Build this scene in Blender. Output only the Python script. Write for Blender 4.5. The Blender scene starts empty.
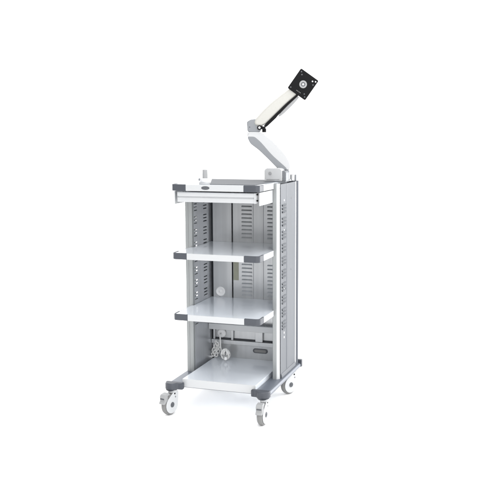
import bpy, bmesh, math, random
from mathutils import Vector, Matrix
random.seed(7)
PI = math.pi
SC = bpy.context.scene
COL = SC.collection
ZF = 0.035                                     # measured height of the floor, taken out of every z


# ------------------------------------------------------------------ materials
def material(name, rgb, rough=0.4, metal=0.0, spec=0.5, coat=0.0, coat_rough=0.08, vary=0.03, scale=9.0,
             bump=0.0, bump_scale=300.0, stretch=(1, 1, 1), rough_vary=0.0):
    m = bpy.data.materials.new(name)
    m.use_nodes = True
    nt = m.node_tree
    b = nt.nodes['Principled BSDF']
    b.inputs['Metallic'].default_value = metal
    b.inputs['Specular IOR Level'].default_value = spec
    b.inputs['Coat Weight'].default_value = coat
    b.inputs['Coat Roughness'].default_value = coat_rough
    tc = nt.nodes.new('ShaderNodeTexCoord')
    mp = nt.nodes.new('ShaderNodeMapping')
    mp.inputs['Scale'].default_value = stretch
    nt.links.new(tc.outputs['Object'], mp.inputs['Vector'])
    n = nt.nodes.new('ShaderNodeTexNoise')
    n.inputs['Scale'].default_value = scale
    n.inputs['Detail'].default_value = 2.5
    nt.links.new(mp.outputs['Vector'], n.inputs['Vector'])
    mix = nt.nodes.new('ShaderNodeMix')
    mix.data_type = 'RGBA'
    mix.inputs['A'].default_value = (*[c * (1 - vary) for c in rgb], 1)
    mix.inputs['B'].default_value = (*[min(1, c * (1 + vary)) for c in rgb], 1)
    nt.links.new(n.outputs['Fac'], mix.inputs['Factor'])
    nt.links.new(mix.outputs['Result'], b.inputs['Base Color'])
    mr = nt.nodes.new('ShaderNodeMapRange')
    mr.inputs['To Min'].default_value = max(0.03, rough - rough_vary)
    mr.inputs['To Max'].default_value = rough + rough_vary
    nt.links.new(n.outputs['Fac'], mr.inputs['Value'])
    nt.links.new(mr.outputs['Result'], b.inputs['Roughness'])
    if bump:
        n2 = nt.nodes.new('ShaderNodeTexNoise')
        n2.inputs['Scale'].default_value = bump_scale
        n2.inputs['Detail'].default_value = 2
        nt.links.new(mp.outputs['Vector'], n2.inputs['Vector'])
        bp = nt.nodes.new('ShaderNodeBump')
        bp.inputs['Strength'].default_value = bump
        bp.inputs['Distance'].default_value = 0.001
        nt.links.new(n2.outputs['Fac'], bp.inputs['Height'])
        nt.links.new(bp.outputs['Normal'], b.inputs['Normal'])
    return m


M = dict(
    white=material('white_powder_coat', (0.505, 0.516, 0.526), 0.32, coat=0.25, vary=0.01, bump=0.05),
    shelf=material('pale_shelf_enamel', (0.680, 0.718, 0.768), 0.28, coat=0.8, coat_rough=0.07, vary=0.012, scale=4),
    panel=material('blue_grey_steel', (0.108, 0.117, 0.132), 0.42, metal=0.0, spec=0.25, vary=0.12, scale=9, stretch=(1, 2, .3), bump=0.35, bump_scale=9),
    inner=material('grey_steel', (0.470, 0.485, 0.510), 0.30, metal=0.55, vary=0.14, scale=7, stretch=(6, 6, .2), bump=0.35, bump_scale=9),
    back=material('grey_sheet_steel', (0.500, 0.510, 0.520), 0.28, metal=0.55, vary=0.14, scale=7, stretch=(7, 7, .2), bump=0.35, bump_scale=8),
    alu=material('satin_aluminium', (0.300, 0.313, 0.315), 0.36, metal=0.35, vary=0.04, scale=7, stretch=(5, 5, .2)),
    trim=material('bright_trim', (0.630, 0.640, 0.655), 0.3, vary=0.01),
    bumper=material('slate_plastic', (0.054, 0.060, 0.073), 0.45, vary=0.06, bump=0.15),
    rail=material('blue_grey_rail', (0.120, 0.135, 0.165), 0.36, metal=0.2, vary=0.05, bump=0.08),
    mat=material('grey_rubber_mat', (0.122, 0.128, 0.138), 0.6, spec=0.2, vary=0.08, bump=0.2),
    dark=material('dark_grey_plastic', (0.075, 0.08, 0.09), 0.45, vary=0.05),
    black=material('black_satin', (0.004, 0.004, 0.005), 0.5, spec=0.12, vary=0.15, bump=0.1),
    tyre=material('grey_rubber_tyre', (0.190, 0.190, 0.188), 0.6, vary=0.08, bump=0.2),
    pedal=material('light_grey_plastic', (0.300, 0.305, 0.310), 0.45, vary=0.04),
    armgrey=material('arm_grey', (0.200, 0.210, 0.225), 0.38, metal=0.2, vary=0.03),
    armwhite=material('arm_white', (0.510, 0.517, 0.525), 0.3, coat=0.2, vary=0.01),
    cream=material('arm_off_white', (0.470, 0.465, 0.435), 0.4, vary=0.003, scale=3),
    steel=material('bright_steel', (0.72, 0.73, 0.74), 0.22, metal=0.9, vary=0.03),
    plug=material('white_plastic_plug', (.86, .86, .86), 0.4, vary=0.01),
    post=material('matt_slate_paint', (.10, .107, .122), 0.85, spec=0.05, vary=0.06),
    cord=material('white_cord', (0.740, 0.740, 0.730), 0.5, vary=0.05),
    olive=material('olive_tint', (0.340, 0.345, 0.270), 0.5, vary=0.05),
    floor=material('white_studio_floor', (0.95, 0.95, 0.95), 0.7, spec=0.15, vary=0.004, scale=2),
)


# ------------------------------------------------------------------ mesh builder
class MB:
    def __init__(self):
        self.bm = bmesh.new()

    def prism(self, pts, fn, h0, h1):
        """polygon pts (a,b) swept from h0 to h1; fn maps (a,b,h) to a point"""
        bm = self.bm
        lo = [bm.verts.new(fn(a, b, h0)) for a, b in pts]
        hi = [bm.verts.new(fn(a, b, h1)) for a, b in pts]
        fs = [bm.faces.new(lo), bm.faces.new(hi[::-1])]
        n = len(pts)
        for i in range(n):
            fs.append(bm.faces.new((lo[i], hi[i], hi[(i + 1) % n], lo[(i + 1) % n])))
        bmesh.ops.recalc_face_normals(bm, faces=fs)
        return self

    def box(self, x0, x1, y0, y1, z0, z1):
        return self.prism([(x0, y0), (x1, y0), (x1, y1), (x0, y1)], lambda a, b, h: Vector((a, b, h)), z0, z1)

    def cyl(self, p0, p1, r0, r1=None, n=28):
        r1 = r0 if r1 is None else r1
        p0, p1 = Vector(p0), Vector(p1)
        d = (p1 - p0).normalized()
        u = d.orthogonal().normalized()
        v = d.cross(u)
        bm = self.bm
        c = [(math.cos(2 * PI * i / n), math.sin(2 * PI * i / n)) for i in range(n)]
        lo = [bm.verts.new(p0 + (u * a + v * b) * r0) for a, b in c]
        hi = [bm.verts.new(p1 + (u * a + v * b) * r1) for a, b in c]
        fs = [bm.faces.new(lo[::-1]), bm.faces.new(hi)]
        for i in range(n):
            fs.append(bm.faces.new((lo[i], lo[(i + 1) % n], hi[(i + 1) % n], hi[i])))
        bmesh.ops.recalc_face_normals(bm, faces=fs)
        return self

    def lathe(self, c, axis, prof, n=36):
        """profile of (distance along axis, radius); closed with end caps"""
        c, d = Vector(c), Vector(axis).normalized()
        u = d.orthogonal().normalized()
        v = d.cross(u)
        bm = self.bm
        rings = [[bm.verts.new(c + d * t + (u * math.cos(2 * PI * i / n) + v * math.sin(2 * PI * i / n)) * r)
                  for i in range(n)] for t, r in prof]
        fs = [bm.faces.new(rings[0][::-1]), bm.faces.new(rings[-1])]
        for A, B in zip(rings, rings[1:]):
            for i in range(n):
                fs.append(bm.faces.new((A[i], A[(i + 1) % n], B[(i + 1) % n], B[i])))
        bmesh.ops.recalc_face_normals(bm, faces=fs)
        return self

    def tube(self, pts, r, n=10):
        pts = [Vector(p) for p in pts]
        bm = self.bm
        rings = []
        up = None
        for i, p in enumerate(pts):
            d = (pts[min(i + 1, len(pts) - 1)] - pts[max(i - 1, 0)]).normalized()
            if up is None:
                up = d.orthogonal().normalized()
            up = (up - d * up.dot(d)).normalized()
            v = d.cross(up)
            rings.append([bm.verts.new(p + (up * math.cos(2 * PI * k / n) + v * math.sin(2 * PI * k / n)) * r) for k in range(n)])
        fs = [bm.faces.new(rings[0][::-1]), bm.faces.new(rings[-1])]
        for A, B in zip(rings, rings[1:]):
            for k in range(n):
                fs.append(bm.faces.new((A[k], A[(k + 1) % n], B[(k + 1) % n], B[k])))
        bmesh.ops.recalc_face_normals(bm, faces=fs)
        return self

    def sheet(self, fn, a0, a1, b0, b1, holes, t):
        """thin sheet a0..a1 x b0..b1 with rectangular openings, thickness t along h"""
        A = sorted({a0, a1, *[h[0] for h in holes], *[h[1] for h in holes]})
        B = sorted({b0, b1, *[h[2] for h in holes], *[h[3] for h in holes]})
        bm = self.bm
        vs = {}

        def V(i, j, k):
            if (i, j, k) not in vs:
                vs[i, j, k] = bm.verts.new(fn(A[i], B[j], k * t))
            return vs[i, j, k]
        solid = {}
        for i in range(len(A) - 1):
            for j in range(len(B) - 1):
                ca, cb = (A[i] + A[i + 1]) / 2, (B[j] + B[j + 1]) / 2
                solid[i, j] = not any(h[0] < ca < h[1] and h[2] < cb < h[3] for h in holes)
        fs = []
        for (i, j), s in solid.items():
            if not s:
                continue
            q = [(i, j), (i + 1, j), (i + 1, j + 1), (i, j + 1)]
            fs.append(bm.faces.new([V(*c, 0) for c in q]))
            fs.append(bm.faces.new([V(*c, 1) for c in q][::-1]))
            for (di, dj), (c0, c1) in {(0, -1): (q[0], q[1]), (1, 0): (q[1], q[2]), (0, 1): (q[2], q[3]), (-1, 0): (q[3], q[0])}.items():
                if not solid.get((i + di, j + dj), False):
                    fs.append(bm.faces.new((V(*c0, 0), V(*c0, 1), V(*c1, 1), V(*c1, 0))))
        bmesh.ops.recalc_face_normals(bm, faces=fs)
        return self

    def build(self, name, mat, parent=None, bevel=0.0, seg=2, smooth=True):
        root = parent
        while root is not None and root.parent is not None:
            root = root.parent
        off = Vector((0, 0, ZF)) + (root.location if root is not None else Vector())
        for v in self.bm.verts:
            v.co -= off
        me = bpy.data.meshes.new(name)
        self.bm.to_mesh(me)
        self.bm.free()
        me.materials.append(mat)
        if smooth:
            me.shade_smooth()
            me.set_sharp_from_angle(angle=math.radians(32))
        o = bpy.data.objects.new(name, me)
        COL.objects.link(o)
        if parent is not None:
            o.parent = parent
        if bevel:
            b = o.modifiers.new('edge', 'BEVEL')
            b.width = bevel
            b.segments = seg
            b.limit_method = 'ANGLE'
            b.angle_limit = math.radians(35)
            if smooth:
                b.harden_normals = True
        return o


def thing(name, label, cat, loc=(0, 0, 0), group=None):
    o = bpy.data.objects.new(name, None)
    o.empty_display_size = 0.05
    COL.objects.link(o)
    o.location = loc
    o['label'] = label
    o['category'] = cat
    if group:
        o['group'] = group
    return o


XYZ = lambda a, b, h: Vector((a, b, h))


def arc(cx, cy, r, a0, a1, n=7):
    return [(cx + r * math.cos(math.radians(a0 + (a1 - a0) * i / n)), cy + r * math.sin(math.radians(a0 + (a1 - a0) * i / n)))
            for i in range(n + 1)]


# ------------------------------------------------------------------ setting
fl = MB().prism([(-9, -9), (9, -9), (9, 9), (-9, 9)], XYZ, ZF - 0.02, ZF).build('floor', M['floor'])
fl['kind'] = 'structure'

# ------------------------------------------------------------------ trolley
cart = thing('medical_trolley', 'tall grey and white steel equipment trolley with drawer, open shelves and four castors', 'trolley')

Z1, Z2, Z3, Z4 = 1.0945, 0.7844, 0.5025, 0.1917       # shelf tops
T = 0.0263
XS = 0.2065                                           # half width of a shelf
YF = -0.214                                           # shelf front
YB = 0.236                                            # face of the back panel
ZB, ZT = 0.172, 1.0925


def slot_rows(z0, z1, pitch=0.0615, step=0.0155, n=3):
    out = []
    z = z0
    while z + (n - 1) * step < z1:
        out += [z + k * step for k in range(n)]
        z += pitch
    return out


# ---- side panels: an inner sheet with two columns of slots and an outer sheet, front and rear posts
for s in (-1, 1):
    P = (lambda a, b, h, s=s: Vector((s * (0.199 + h), a, b)))
    side = MB().sheet(lambda a, b, h, s=s: Vector((s * (0.2345 - h), a, b)), 0.0185, 0.272, ZB, ZT - 0.004,
                      [(0.041, 0.097, z - (.003 if s < 0 else 0), z + (.009 if s < 0 else 0.0065)) for z in slot_rows(0.40, 1.0)] +
                      ([(0.100, 0.150, z - .002, z + 0.0085) for z in slot_rows(0.40, 1.04)] if s < 0 else []), 0.0015)
    # pressed louvre hoods over the outer slots
    for z in slot_rows(0.40, 1.0):
        side.prism([(0.0, 0.0090), (0.0050, 0.0030), (0.0060, 0.0034), (0.0062, 0.0046), (0.0010, 0.0106)],
                   lambda a, b, h, z=z, s=s: Vector((s * (0.2346 + a), h, z + b - 0.0005)), 0.040, 0.098)
    sp = side.build('side_panel', M['panel'], cart)
    MB().sheet(P, 0.031, 0.240, ZB + .002, Z1 - T - .001,
               [(0.022, 0.060, z, z + 0.005) for z in slot_rows(0.40, 1.04)] +
               [(0.138, 0.184, z, z + 0.005) for z in slot_rows(0.40, 1.04)], 0.0015).build('inner_lining', M['inner'], sp)
    # small dots, dimples and screws of the outer face
    for z in (0.40 - .018, 0.40 - .04, 0.592, 0.872, 1.012):
        MB().lathe((s * 0.2345, 0.072, z), (s, 0, 0), [(0, .0055), (.0015, .005), (.0026, .003), (.003, .0008)], 16).build('rivet', M['trim'], sp)
    for z in (1.014, 0.67):
        MB().lathe((s * 0.2345, 0.192, z), (s, 0, 0), [(0, .0048), (.0008, .0045), (.0012, .003)], 16).build('screw_hole', M['dark'], sp)
    # vertical fold in the outer sheet
    fo = MB().prism([(0.110, 0.0), (0.1125, 0.0012), (0.116, 0.0022), (0.119, 0.0026), (0.121, 0.0018), (0.122, 0.0)],
                    lambda a, b, h, s=s: Vector((s * (0.2344 + b), a, h)), 0.195, ZT - .006)
    fo.build('fold_seam', M['panel'], sp)
    # foot flange
    MB().prism([(0.0, 0.0), (0.0045, 0.0), (0.0045, 0.008), (0.0015, 0.019), (0.0, 0.020)],
               lambda a, b, h, s=s: Vector((s * (0.2347 + a), h, ZB + b)), 0.026, 0.262).build('foot_flange', M['panel'], sp)
    # front post: inner satin web and an outer edge
    fp = MB().prism([(0.2002, 0.0305), (0.2002, 0.0015), (0.2022, -.0004), (0.2165, -.0010), (0.2190, -.0008), (0.2195, 0.0000), (0.2195, 0.0305)],
                    lambda a, b, h, s=s: Vector((s * a, b, h)), ZB - .003, ZT).build('front_post', M['alu'], cart, .0008)
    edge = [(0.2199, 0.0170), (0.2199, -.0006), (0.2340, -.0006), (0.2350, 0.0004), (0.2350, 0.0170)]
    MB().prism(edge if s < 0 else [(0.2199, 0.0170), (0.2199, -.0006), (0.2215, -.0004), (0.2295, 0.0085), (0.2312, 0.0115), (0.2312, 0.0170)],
               lambda a, b, h, s=s: Vector((s * a, b, h)), ZB - .002, ZT - .0005).build('edge_trim', M['white'] if s > 0 else M['alu'], fp)  # white right, grey left: light from the right put into the colour
    # rear post
    rp = MB().prism([(0.2005, 0.2715), (0.2385, 0.2715)] + arc(0.2325, 0.303, 0.006, 0, 90, 5) + [(0.2005, 0.309)],
                    lambda a, b, h, s=s: Vector((s * a, b, h)), ZB - .002, ZT - .002).build('rear_post', M['post'], cart)
    MB().prism([(0.2348, 0.2590), (0.2358, 0.2593), (0.2362, 0.2600), (0.2362, 0.2708), (0.2348, 0.2710)],
               lambda a, b, h, s=s: Vector((s * a, b, h)), ZB, ZT - .004).build('edge_trim', M['trim'], rp)

# ---- back: sheet with two visible louvre columns, a plain door strip, grooves, cover behind
bk = MB()
FB = lambda a, b, h: Vector((a, YB + h, b))
lz = [0.515 + k * 0.0193 for k in range(28)]
holes = []
for k, z in enumerate(lz):
    if 0.675 < z < 0.80 or z > 1.02:
        continue
    for a0, a1 in ((-0.034, 0.019), (0.1, 0.153)):
        holes.append((a0, a1, z, z + 0.0055))
bk.sheet(FB, -0.080, 0.1985, 0.335, Z1 - T - .002, holes, 0.0015)
for a0, a1, z0, z1 in holes:                          # hoods over the slots
    bk.prism([(0.0, 0.0125), (-0.0052, 0.0065), (-0.0052, 0.0050), (0.0, 0.0115)],
             lambda a, b, h, z0=z0: Vector((h, YB + a, z0 + b - 0.004)), a0, a1)
for a in (0.026, 0.078):                              # folded seams
    bk.prism([(a - .0025, 0), (a - .001, -.0025), (a + .001, -.0025), (a + .0025, 0)],
             lambda p, q, h: Vector((p, YB + q, h)), 0.336, Z1 - T - .003)
back = bk.build('back_panel', M['back'], cart)
MB().sheet(FB, -0.187, -0.088, 0.335, Z1 - T - .002, [], 0.0015).build('door_strip', M['back'], back)
MB().box(-0.2003, 0.2003, 0.297, 0.2985, 0.176, Z1 - T - .002).build('rear_cover', M['inner'], back)
MB().box(-0.079, -0.051, YB - .0008, YB - .0001, 0.592, 0.684).build('olive_patch', M['olive'], back)  # faint olive patch on the back sheet
MB().lathe((-0.149, YB, 0.531), (0, -1, 0), [(0, .0245), (.003, .0245), (.0055, .022), (.006, .0205), (.0045, .018), (.0045, .008), (.0062, .006), (.007, .001)], 40
           ).build('hole_plug', M['plug'], back)
# lower back: kick panel, frame, recessed panel
low = MB().box(-0.197, 0.198, YB + .004, YB + .007, Z4 - .002, 0.262).build('kick_panel', M['back'], cart, .001)
MB().prism(arc(0.033, 0.2365, 0.0118, 90, 270, 9) + arc(0.088, 0.2365, 0.0118, 270, 450, 9),
           lambda a, b, h: Vector((a, h, b)), YB + .0005, YB + .0039).build('recessed_grip', M['dark'], low, .001)
MB().prism(arc(0.036, 0.2365, 0.0072, 90, 270, 9) + arc(0.085, 0.2365, 0.0072, 270, 450, 9),
           lambda a, b, h: Vector((a, h, b)), YB - .0016, YB + .0004).build('grip_plate', M['tyre'], low, .0008)
frm = MB().box(-0.1975, 0.198, YB - .010, YB + .008, 0.2625, 0.283).build('back_frame', M['back'], cart, .001)
for x0, x1 in ((-0.190, -0.181), (-0.093, -0.083), (0.036, 0.074)):
    MB().box(x0, x1, YB - .004, YB + .008, 0.2833, 0.334).build('frame_upright', M['back'], frm, .001)
MB().box(-0.190, 0.198, YB + .012, YB + .014, 0.291, 0.40).build('recessed_panel', M['back'], cart)
MB().box(-0.192, 0.198, YB + .016, YB + .018, 0.262, 0.42).build('backing_plate', M['dark'], cart)
MB().lathe((-0.148, YB + .011, 0.314), (0, -1, 0), [(0, .023), (.006, .023), (.010, .019), (.010, .006), (.014, .005)], 36).build('hole_plug', M['plug'], cart)
MB().box(-0.1975, 0.1975, 0.188, 0.206, 0.344, 0.3735).build('cross_beam', M['white'], cart, .0015)


# ---- shelves with slate corner bumpers
def bumper(z, parent, s):
    i, r, w = 0.008, 0.020, 0.070
    xo, yo = XS + .0030, YF - .0030
    out = [(xo, YF + .062)] + [(xo - r + r * math.cos(math.radians(-t)), yo + r + r * math.sin(math.radians(-t))) for t in range(0, 91, 10)] + [(XS - w, yo)]
    inn = [(XS - w, yo + i)] + [(xo - r + (r - i) * math.cos(math.radians(-t)), yo + r + (r - i) * math.sin(math.radians(-t))) for t in range(90, -1, -10)] + [(xo - i, YF + .062)]
    MB().prism(out + inn, lambda a, b, h: Vector((s * a, b, h)), z - T - .0015, z + .0018).build('bumper', M['bumper'], parent, .0025, 3)


def shelf(z, yback, name='shelf'):
    pts = [(-XS, -.0025), (-XS, YF + .017)] + [(-XS + .017 - .017 * math.cos(math.radians(t)), YF + .017 - .017 * math.sin(math.radians(t))) for t in range(15, 91, 15)]
    pts += [(-a, b) for a, b in pts[::-1]]
    pts += [(0.1975, -.0025), (0.1975, yback), (-0.1975, yback), (-0.1975, -.0025)]
    # the slab narrows where it passes between the posts
    m = MB().prism(pts, XYZ, z - T, z)
    o = m.build(name, M['shelf'], cart, .002, 3)
    # white enamelled front edge and side edges
    fr = MB().prism([(YF - .0022, z - T - .001), (YF - .0002, z - T - .001), (YF - .0002, z + .0008), (YF - .0022, z + .0002)],
                    lambda a, b, h: Vector((h, a, b)), -XS + .0702, XS - .0702)
    fr.build('front_edge', M['white'], o)
    for s in (-1, 1):
        bumper(z, o, s)
        MB().box(min(s * (XS + .0002), s * (XS + .0018)), max(s * (XS + .0002), s * (XS + .0018)), YF + .063, -.003, z - T, z + .0004).build('side_edge', M['white'], o)
    return o


shelf(Z2, YB - .001)
shelf(Z3, YB - .001)
top = shelf(Z1, 0.2435, 'top_shelf')
MB().prism([(-0.035, -0.178), (0.176, -0.178), (0.176, 0.105), (0.120, 0.105), (0.120, 0.236), (-0.19, 0.236)], XYZ, Z1 + .0002, Z1 + .0022).build('mat', M['mat'], top, .0008)
MB().box(-0.1975, 0.1975, .244, .296, Z1 - .020, Z1 - .002).build('rear_cap', M['panel'], cart, .001)
# oval badge with worn pale marks on the front edge
badge = MB().prism([(-0.042 + .0195 * math.cos(2 * PI * k / 40), 1.0815 + .0078 * math.sin(2 * PI * k / 40)) for k in range(40)],
                   lambda a, b, h: Vector((a, h, b)), YF - .0034, YF - .0023).build('badge', M['dark'], top, .0004)
mk = None
for k, (dx, w, hh) in enumerate(((-.0105, .0035, .0044), (-.0055, .0035, .0052), (-.0005, .0035, .0044), (.0045, .003, .0052), (.009, .003, .0044))):
    x = -0.042 + dx
    mk = MB().box(x, x + .0009, YF - .0040, YF - .0035, 1.0815 - hh / 2, 1.0815 + hh / 2)
    mk.box(x + .0007, x + w, YF - .0040, YF - .0035, 1.0815 + (hh / 2 - .0009) * (1 if k % 2 else -1) - .0004, 1.0815 + (hh / 2 - .0009) * (1 if k % 2 else -1) + .0005)
    mk.build('badge_letter', M['armgrey'], badge)

# ---- drawer under the top shelf
zt = Z1 - T
for s in (-1, 1):
    MB().box(min(s * .1995, s * .2035), max(s * .1995, s * .2035), -0.192, -.002, 1.0055, zt - .0045).build('drawer_runner', M['white'], cart, .0012)
MB().box(-0.198, 0.198, 0.0, 0.20, 1.006, 1.0085).build('drawer_floor', M['inner'], cart)
drawer = MB().box(-0.178, 0.186, -0.188, 0.19, 1.022, 1.058).build('drawer', M['white'], cart, .001)
dz0, dz1 = 1.0165, 1.0610
prof = [(-.188, dz0), (-.199, dz0), (-.203, dz0 + .004), (-.203, dz0 + .019), (-.1985, dz0 + .0215), (-.1965, dz0 + .0235), (-.2015, dz0 + .0265),
        (-.204, dz0 + .030), (-.204, dz1 - .003), (-.201, dz1), (-.188, dz1)]
MB().prism(prof, lambda a, b, h: Vector((h, a, b)), -0.183, 0.181).build('drawer_front', M['white'], drawer, .0008)
for x0, x1 in ((-.1895, -.1832), (.1812, .1905)):
    MB().prism([(x0, -.187), (x0 + (.006 if x0 < 0 else 0), -.2045), (x1 - (.005 if x0 > 0 else 0), -.2045), (x1, -.187)], XYZ, dz0 - .0006, dz1 + .0005).build('end_cap', M['white'], drawer, .001)
MB().lathe((0.1945, -.196, 1.056), (0, -1, 0), [(0, .004), (.004, .004), (.005, .003)], 14).build('stop_pin', M['black'], drawer)
MB().lathe((0.1945, -.196, 1.029), (0, -1, 0), [(0, .004), (.004, .004), (.005, .003)], 14).build('stop_pin', M['black'], drawer)
MB().box(0.191, 0.1985, -.1860, -.1840, 1.020, 1.064).build('runner_gap_cover', M['pedal'], drawer)

# ---- base: white tray between two blue-grey rails with rounded front bumpers
tray = MB().box(-0.180, 0.1805, -0.188, YB + .003, Z4 - .0355, Z4).build('base_tray', M['shelf'], cart, .002, 3)
MB().prism([(-.1905, Z4 - .037), (-.1882, Z4 - .037), (-.1882, Z4 + .001), (-.1905, Z4 + .0002)], lambda a, b, h: Vector((h, a, b)), -0.1785, 0.179).build('front_edge', M['white'], tray)
MB().box(-0.1795, 0.18, -.1900, -.1883, Z4 - .0395, Z4 - .0375).build('lower_lip', M['armgrey'], tray)
for s in (-1, 1):
    rl = MB().prism([(0.1825, 0.148), (0.244, 0.148), (0.249, 0.152), (0.250, 0.160), (0.246, 0.1685), (0.238, 0.1712), (0.1825, 0.1712)],
                    lambda a, b, h, s=s: Vector((s * a, h, b)), -0.196, 0.318).build('base_rail', M['rail'], cart, .0015)
    # rounded front boss and rear cap
    out = [(0.184, -.1965), (0.166, -.1965), (0.166, -.216), (0.170, -.219), (.192, -.221)] + \
          [(0.221 + .034 * math.cos(math.radians(t)), -.208 + .034 * math.sin(math.radians(t))) for t in range(-120, 1, 12)] + [(0.2545, -.1965)]
    bo = MB().prism(out, lambda a, b, h, s=s: Vector((s * a, b, h)), 0.1475, 0.1795)
    b = bo.build('rail_bumper', M['bumper'], rl, .005, 4)
    MB().lathe((s * 0.224, -.2125, 0.1474), (0, 0, -1), [(0, .027), (.004, .026), (.0085, .020), (.009, .010)], 32).build('castor_socket', M['bumper'], b)
    MB().prism([(0.190, 0.3182), (0.253, 0.3182), (0.2535, 0.332)] + arc(0.2465, 0.334, 0.007, 0, 90, 5) + [(0.190, 0.341)],
               lambda a, b, h, s=s: Vector((s * a, b, h)), 0.1495, 0.186).build('rear_cap', M['bumper'], rl, .003, 3)
MB().box(-0.182, 0.182, 0.27, 0.30, 0.149, 0.169).build('rear_rail', M['rail'], cart, .002)


# ---- castors
def castor(contact, stem, ax_deg, brake=True):
    cx, cy = contact
    a = Vector((math.cos(math.radians(ax_deg)), math.sin(math.radians(ax_deg)), 0))
    f = Vector((a.y, -a.x, 0))                           # rolling direction, towards the front
    zc = ZF + 0.0485
    O = Vector((cx, cy, 0))
    L = lambda aa, ff, zz: O + a * aa + f * ff + Vector((0, 0, zz))
    sf = (Vector((*stem, 0)) - O).dot(f)                 # stem position along rolling direction
    sa = (Vector((*stem, 0)) - O).dot(a)
    # pear-shaped covers, hull of two circles
    R, r, zt_ = 0.0405, 0.0175, ZF + 0.0875
    pts = []
    c0, c1 = Vector((0, zc)), Vector((sf * .85, zt_ + .006))
    d = c1 - c0
    base = math.degrees(math.atan2(d.y, d.x))
    ph = math.degrees(math.acos((R - r) / d.length))
    pts += [(c0.x + R * math.cos(math.radians(t)), c0.y + R * math.sin(math.radians(t))) for t in [base + ph + (360 - 2 * ph) * i / 36 for i in range(37)]]
    pts += [(c1.x + r * math.cos(math.radians(t)), c1.y + r * math.sin(math.radians(t))) for t in [base - ph + 2 * ph * i / 14 for i in range(15)]]
    hb = MB()
    for s in (-1, 1):
        hb.prism(pts, lambda p, q, h: L(h, p, q), min(s * .0125, s * .0165), max(s * .0125, s * .0165))
    # bridge over the wheel
    hb.prism([(c1.x + .017 * math.cos(math.radians(t)), c1.y + .008 + .011 * math.sin(math.radians(t))) for t in range(0, 360, 20)], lambda p, q, h: L(h, p, q), -.0130, .0130)
    cs = hb.build('castor', M['white'], cart, .0012)
    tw = MB().lathe(L(0, 0, zc), a, [(-.0112, .036), (-.0116, .043), (-.0095, .0468), (-.005, .0484), (.005, .0484), (.0095, .0468), (.0116, .043), (.0112, .036)], 48)
    tw.build('tyre', M['tyre'], cs)
    for s in (-1, 1):
        MB().lathe(L(s * .0165, 0, zc), a * s, [(0, .0125), (.0018, .0120), (.0026, .010), (.0020, .0085), (.0018, .0045), (.0030, .0040), (.0034, .001)], 28).build('hub_cap', M['dark'], cs)
        MB().lathe(L(s * .0165, c1.x * .8, c1.y - .012), a * s, [(0, .0040), (.001, .0038), (.0014, .002)], 16).build('bolt', M['armgrey'], cs)
    MB().lathe(L(.0165, c1.x + .010, c1.y + .004), a, [(0, .0042), (.0012, .0040), (.0016, .002)], 16).build('axle_pin', M['black'], cs)
    st = Vector((*stem, 0))
    mid = L(0, c1.x, c1.y + .014)
    MB().cyl(mid, (st.x, st.y, 0.1495), .0118, .0125).lathe((st.x, st.y, 0.1385), (0, 0, 1), [(-.004, .012), (-.003, .0165), (.002, .0165), (.003, .012)], 28).build('stem', M['steel'], cs)
    if brake:
        pd = MB().prism([(.030, zc + .030), (.046, zc + .014), (.056, zc + .012), (.058, zc + .018), (.050, zc + .028), (.052, zc + .046), (.046, zc + .056), (.020, zc + .060), (.014, zc + .052), (.028, zc + .047)],
                        lambda p, q, h: L(h, p, q), -.0150, .0150)
        p_ = pd.build('brake_pedal', M['pedal'], cs, .0016)
        MB().prism([(.0462, zc + .036), (.0530, zc + .0335), (.0540, zc + .0365), (.0480, zc + .0455)], lambda p, q, h: L(h, p, q), -.0110, .0110).build('pedal_tread', M['dark'], p_, .0008)
    return cs


castor((-0.220, -0.246), (-0.216, -0.213), -16.0)
castor((0.233, -0.250), (0.226, -0.214), 0.0)
castor((0.214, 0.226), (0.232, 0.258), -30.0, False)
castor((-0.226, 0.228), (-0.228, 0.258), -3.0, False)

# ------------------------------------------------------------------ monitor arm on the rear corner
arm = thing('monitor_arm', 'jointed white and grey monitor arm ending in a tilted black square plate', 'monitor arm', (0.215, 0.165, Z1 - ZF + 0.0035))
RT = Vector((0.94920, 0.31468, 0))
FW = Vector((-0.31506, 0.94907, 0))
BASE = Vector((0.2, 0.17, 0))
A = lambda u, z, h: BASE + RT * u + FW * h + Vector((0, 0, z))      # h grows away from the viewer

# base block and column
zb = Z1 + .0002
blk = MB().prism(arc(.146, zb + .046, .018, 180, 90, 5) + arc(.198, zb + .046, .018, 90, 0, 5) + [(.216, zb + .0035), (.128, zb + .0035)],
                 lambda a, b, h: Vector((a, h, b)), 0.100, 0.150)
blk.build('clamp_block', M['armwhite'], arm, .003, 3)
MB().cyl((.158, .0995, zb + .040), (.158, .0965, zb + .040), .0075).build('clamp_screw', M['pedal'], arm, .001)
MB().prism([(.140, .010), (.204, .010), (.204, .013), (.140, .013)], lambda a, b, h: Vector((a, h, zb + b)), .0975, .0999).build('clamp_slot', M['pedal'], arm, .0006)
MB().prism(arc(.2225, zb + .040, .012, 90, 0, 5) + [(.2345, zb + .0035), (.2165, zb + .0035), (.2165, zb + .052)], lambda a, b, h: Vector((a, h, b)), .104, .150).build('clamp_jaw', M['armgrey'], arm, .002, 3)
MB().box(.128, .233, .098, .205, zb + .0005, zb + .0032).build('foot_plate', M['armgrey'], arm, .0008)
MB().lathe((.212, .174, zb + .0034), (0, 0, 1), [(0, .024), (.006, .024), (.008, .0205), (.044, .0205), (.046, .018), (.058, .018)], 36).build('column', M['armgrey'], arm)
MB().prism([(.212, .206), (.2345, .206), (.2345, .246), (.212, .246)], XYZ, zb, zb + .030).build('rear_lug', M['pedal'], arm, .004, 3)
MB().lathe((.230, .278, zb - .003), (0, 0, 1), [(0, .0055), (.028, .005), (.030, .003)], 16).build('guide_post', M['armgrey'], arm)

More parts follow.
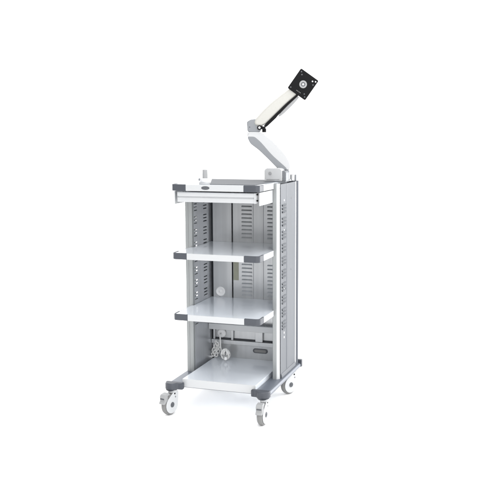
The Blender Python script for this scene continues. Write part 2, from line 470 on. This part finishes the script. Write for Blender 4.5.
LOWER = [(-0.1682, 1.3217), (-0.1017, 1.3243), (-0.0527, 1.2887), (-0.0149, 1.2492), (0.023, 1.204), (0.0397, 1.1497), (-0.0186, 1.1498),
         (-0.0679, 1.2042), (-0.1133, 1.2457), (-0.1547, 1.2758), (-0.1690, 1.3049)]
COVER = [(-0.1700, 1.3050), (-0.1357, 1.3050), (-0.1056, 1.2794), (-0.0527, 1.2183), (0.0255, 1.1490), (-0.0196, 1.1485), (-0.0685, 1.1985),
         (-0.1139, 1.2423), (-0.1553, 1.2730)]


def rounded(pts, n=2, k=.22):
    for _ in range(n):
        out = []
        for (x0, y0), (x1, y1) in zip(pts, pts[1:] + pts[:1]):
            out += [(x0 + (x1 - x0) * k, y0 + (y1 - y0) * k), (x1 - (x1 - x0) * k, y1 - (y1 - y0) * k)]
        pts = out
    return pts


lw = MB().prism(rounded(LOWER), A, -.024, .022).build('lower_link', M['armwhite'], arm, .010, 5)
MB().prism(rounded(COVER, 2, .16), A, -.026, .024).build('link_cover', M['armgrey'], lw, .0045, 4)
JOINT = [(-0.1703, 1.368), (-0.1685, 1.375), (-0.1514, 1.3846), (-0.1279, 1.3868), (-0.0997, 1.3542), (-0.1078, 1.3243), (-0.1682, 1.3245)]
jt = MB().prism(rounded(JOINT, 2, .15), A, -.020, .028).build('elbow_joint', M['armgrey'], arm, .005, 4)
MB().lathe(A(-.1575, 1.349, -.0202), -FW, [(0, .0025), (.0008, .002), (.001, .001)], 14).build('grub_screw', M['dark'], jt)
MB().prism([(-.1705, 1.3262), (-.1705, 1.3180), (-.104, 1.3180), (-.104, 1.3262)], A, -.0245, .0245).build('joint_seam', M['armwhite'], jt, .001)
UPPER = [(-0.1364, 1.3701), (-0.1320, 1.3835), (-0.1222, 1.3952), (-0.0975, 1.4225), (-0.0713, 1.4479), (-0.0470, 1.4690), (-0.0206, 1.4893), (0.03, 1.5279), (0.052, 1.5440), (0.0870, 1.5170), (0.0666, 1.5002), (0.0132, 1.456),
         (-0.0432, 1.4005), (-0.0941, 1.3532), (-0.1223, 1.3533), (-0.1346, 1.3617)]
up = MB().prism(rounded(UPPER, 1), A, -.026, .024).build('upper_link', M['cream'], arm, .011, 6)
STRIP = [(0.0850, 1.5170), (0.0684, 1.5029), (0.0132, 1.456), (-0.0432, 1.4028), (-0.0903, 1.3565), (-0.088, 1.3471), (-0.0762, 1.3518), (-0.0338, 1.3912),
         (-0.0267, 1.4005), (0.0226, 1.4504), (0.0741, 1.4974), (0.0890, 1.5110)]
MB().prism(STRIP, A, -.0285, .020).build('spring_strut', M['black'], up, .0012)
UNDER = [(0.0668, 1.4929), (0.0751, 1.4854), (0.0358, 1.442), (-0.0121, 1.3985), (-0.0262, 1.3990), (0.0132, 1.4455)]
MB().prism(rounded(UNDER, 2, .2), A, -.024, .016).build('under_cover', M['pedal'], up, .004, 4)
kn = MB().lathe(A(-.1120, 1.3465, -.0262), -FW, [(0, .0105), (.006, .0105), (.008, .009)], 26)
kn.prism([(-.118, 1.340), (-.088, 1.337), (-.082, 1.348), (-.104, 1.3555)], A, -.0310, -.0262)
kn.lathe(A(-.0895, 1.3330, -.020), Vector((0, 0, 1)), [(-.008, .0085), (-.007, .0095), (.008, .0095), (.010, .007)], 20)
k_ = kn.build('adjuster_knob', M['black'], arm)
MB().lathe(A(-.1120, 1.3465, -.0343), -FW, [(0, .0055), (.001, .005), (.0014, .003)], 18).build('knob_cap', M['trim'], k_)

# mounting plate: tilted square with a round hub and corner holes
PH = -0.030
cu, cz = 0.0912, 1.5443
e1 = Vector((0.0795, -0.0560)).normalized()
e2 = Vector((-e1.y, e1.x))
P2 = lambda a, b, h: A(cu + e1.x * a + e2.x * b, cz + e1.y * a + e2.y * b, PH + h)
hw, hh, cr = .0500, .0545, .006
sq = arc(hw - cr, hh - cr, cr, 0, 90, 4) + arc(-hw + cr, hh - cr, cr, 90, 180, 4) + arc(-hw + cr, -hh + cr, cr, 180, 270, 4) + arc(hw - cr, -hh + cr, cr, 270, 360, 4)
plate = MB().prism(sq, P2, -.006, 0.0).build('mounting_plate', M['black'], arm, .0015)
cen = P2(0, 0, -.0061)
MB().lathe(cen, -FW, [(0, .0178), (.003, .0178), (.0042, .0165), (.0042, .0105), (.0028, .0100)], 36).build('hub_ring', M['pedal'], plate)
MB().lathe(cen - FW * .0029, -FW, [(0, .0098), (.0006, .0096)], 28).build('hub_recess', M['dark'], plate)
MB().lathe(cen - FW * .0036, -FW, [(0, .0052), (.0012, .0048), (.0016, .002)], 22).build('hub_bolt', M['trim'], plate)
for a, b in ((.040, .036), (.041, .0425)):
    MB().lathe(P2(a - (.012 if b < .04 else 0), b, -.0061), -FW, [(0, .0036), (.001, .0034), (.0014, .002)], 16).build('screw', M['trim'], plate)
for a, b in ((-.0395, .043), (-.0395, -.043), (.0395, -.043), (.0395, .024), (-.030, .033), (.030, -.033)):
    MB().lathe(P2(a, b, -.0061), -FW, [(0, .0032), (.0004, .0031), (.0005, .002)], 16).build('screw_hole', M['dark'], plate)
for a in (-.010, -.004, .003, .0095):
    MB().prism([(a, -.0405), (a + .0038, -.0405), (a + .0038, -.0375), (a, -.0375)], P2, -.0066, -.0061).build('stamped_mark', M['tyre'], plate)
# tilt head behind the plate
MB().cyl(P2(0, 0, .0004), P2(0, 0, .030), .026, .020).cyl(A(.045, 1.515, 0), A(.0915, 1.544, 0), .016, .016).build('tilt_head', M['dark'], arm)

# ------------------------------------------------------------------ clamp holder on the top shelf
hd = thing('instrument_holder', 'small clear white upright holder on its oval foot at front left of trolley top', 'holder', (-0.072, -0.15, Z1 - ZF + .0002))
hx, hy, z0 = -0.072, -0.150, Z1 + .0002
MB().prism([(hx + math.cos(2 * PI * k / 36) * .027 - .000, hy + math.sin(2 * PI * k / 36) * .020) for k in range(36)], XYZ, z0, z0 + .010).build('foot', M['armwhite'], hd, .002, 3)
MB().lathe((hx - .001, hy, z0 + .0102), (0, 0, 1), [(0, .021), (.010, .0205), (.014, .019), (.0165, .014)], 32).build('collar', M['trim'], hd)
MB().lathe((hx + .002, hy, z0 + .0268), (0, 0, 1), [(0, .0118), (.036, .0112), (.038, .0098), (.0385, .006)], 28).build('stem', M['pedal'], hd)
MB().cyl((hx - .018, hy - .003, z0 + .020), (hx - .027, hy - .004, z0 + .021), .0058).build('thumbscrew', M['armgrey'], hd, .001)

# ------------------------------------------------------------------ power cord lying in the back corner of the base tray
cd = thing('power_cord', 'white coiled power cord with plug lying in rear corner of bottom tray', 'power cord', (-0.13, 0.19, Z4 - ZF + .0002))
zc0 = Z4 + .0275
cen = Vector((-0.104, 0.186, zc0 + .002))
pts = []
NL = 10
for i in range(NL * 28 + 1):                          # hank of ten turns fanned about its tie
    t = i / 28 * 2 * PI
    k = i / 28
    yaw = -.85 + k * .19
    rx, rz = .0165 + .0050 * math.sin(k * 1.7), .0245 + .0025 * math.sin(k * 2.3 + 1)
    pts.append(cen + Vector((rx * math.cos(t) * math.cos(yaw) + .0035 * math.sin(k * 2.1), rx * math.cos(t) * math.sin(yaw) - .004, rz * math.sin(t) + .0015 * math.sin(k * 3))))
MB().tube(pts, .0038, 9).build('coil', M['cord'], cd)
MB().tube([cen + Vector((.0235 * math.cos(q * PI / 12), -.004 + .0235 * math.sin(q * PI / 12), .001 + .002 * math.sin(q * PI / 12))) for q in range(25)], .0021, 6).build('tie', M['pedal'], cd)
MB().lathe(cen + Vector((.006, -.022, -.012)), (.35, -.92, -.15), [(0, .0065), (.004, .0080), (.013, .0085), (.016, .007)], 24).build('plug', M['plug'], cd)
pts = [(-0.148, YB - .004, 0.314), (-0.147, YB - .020, 0.311), (-0.1435, YB - .028, 0.300), (-.1415, YB - .030, .275), (-.140, YB - .032, .250), (-.134, YB - .035, .232), (-.124, .195, .222), (-.115, .185, .212)]
MB().tube(pts, .0036, 8).build('lead', M['cord'], cd)
for k in range(7):                                    # loose loops bunched in the corner
    c = Vector((-0.180 + .034 * random.random(), YB - .022 - .02 * random.random(), Z4 + .018 + .060 * random.random()))
    R_ = Matrix.Rotation(random.uniform(-.6, .6), 3, 'Z') @ Matrix.Rotation(random.uniform(-.7, .7), 3, 'X')
    r = random.uniform(.012, .018)
    MB().tube([c + R_ @ Vector((r * math.cos(t * PI / 9) * .8, .003 * math.sin(t * 2), r * math.sin(t * PI / 9))) for t in range(19)], .0031, 7).build('loose_loop', M['cord'], cd)

# ------------------------------------------------------------------ light: white studio surround dimmed at front left, soft boxes, added fill lamps
w = bpy.data.worlds.new('World')
SC.world = w
w.use_nodes = True
bg = w.node_tree.nodes['Background']
nt = w.node_tree
tc = nt.nodes.new('ShaderNodeTexCoord')
dt = nt.nodes.new('ShaderNodeVectorMath')
dt.operation = 'DOT_PRODUCT'
dt.inputs[1].default_value = (0.75, 0.55, 0.35)
nt.links.new(tc.outputs['Generated'], dt.inputs[0])
mr = nt.nodes.new('ShaderNodeMapRange')
mr.interpolation_type = 'SMOOTHSTEP'
for k, v in (('From Min', -0.95), ('From Max', -0.05), ('To Min', 0.20), ('To Max', 1.70)):
    mr.inputs[k].default_value = v
nt.links.new(dt.outputs['Value'], mr.inputs['Value'])
bg.inputs['Color'].default_value = (1, 1, 1, 1)
nt.links.new(mr.outputs['Result'], bg.inputs['Strength'])


def area_lamp(name, loc, target, size, watts):
    l = bpy.data.lights.new(name, 'AREA')
    l.shape = 'RECTANGLE'
    l.size, l.size_y = size
    l.energy = watts
    o = bpy.data.objects.new(name, l)
    COL.objects.link(o)
    o.location = loc
    o.rotation_euler = (Vector(target) - Vector(loc)).to_track_quat('-Z', 'Y').to_euler()
    return o


area_lamp('key_softbox', (1.8, -4.0, 2.4), (0, 0, .5), (1.5, 1.5), 55)
area_lamp('overhead_softbox', (0.0, 0.4, 4.2), (0, 0.4, 0), (3.0, 3.0), 70)
area_lamp('left_floor_fill', (-3.4, 2.4, 0.8), (0, 0, 0), (1.6, 0.8), 90)  # added fill that lightens the floor shade under the base
area_lamp('back_floor_fill', (3.2, 3.2, 1.0), (0, 0, 0), (1.6, 0.8), 130)  # added fill from right rear, lifts floor shade and brightens the right panel

# ------------------------------------------------------------------ camera
cam = bpy.data.cameras.new('camera')
co = bpy.data.objects.new('camera', cam)
COL.objects.link(co)
r = Vector((0.94919434, 0.31467838, -0.00275974))
u = Vector((-0.04209196, 0.13564711, 0.98986268))
f = Vector((-0.31186274, 0.93945589, -0.1420009))
co.matrix_world = Matrix(((r.x, u.x, -f.x, 1.37354212), (r.y, u.y, -f.y, -3.70431594), (r.z, u.z, -f.z, 1.32280326 - ZF), (0, 0, 0, 1)))
cam.sensor_fit = 'HORIZONTAL'
cam.sensor_width = 36
cam.lens = 849.2479 / 500 * 36
cam.shift_x = -(260.8482 - 250) / 500
cam.shift_y = (254.5571 - 250) / 500
cam.clip_start = 0.05
cam.clip_end = 200
SC.camera = co
SC.view_settings.view_transform = 'Standard'
SC.view_settings.look = 'None'
SC.view_settings.exposure = 0
SC.view_settings.gamma = 1
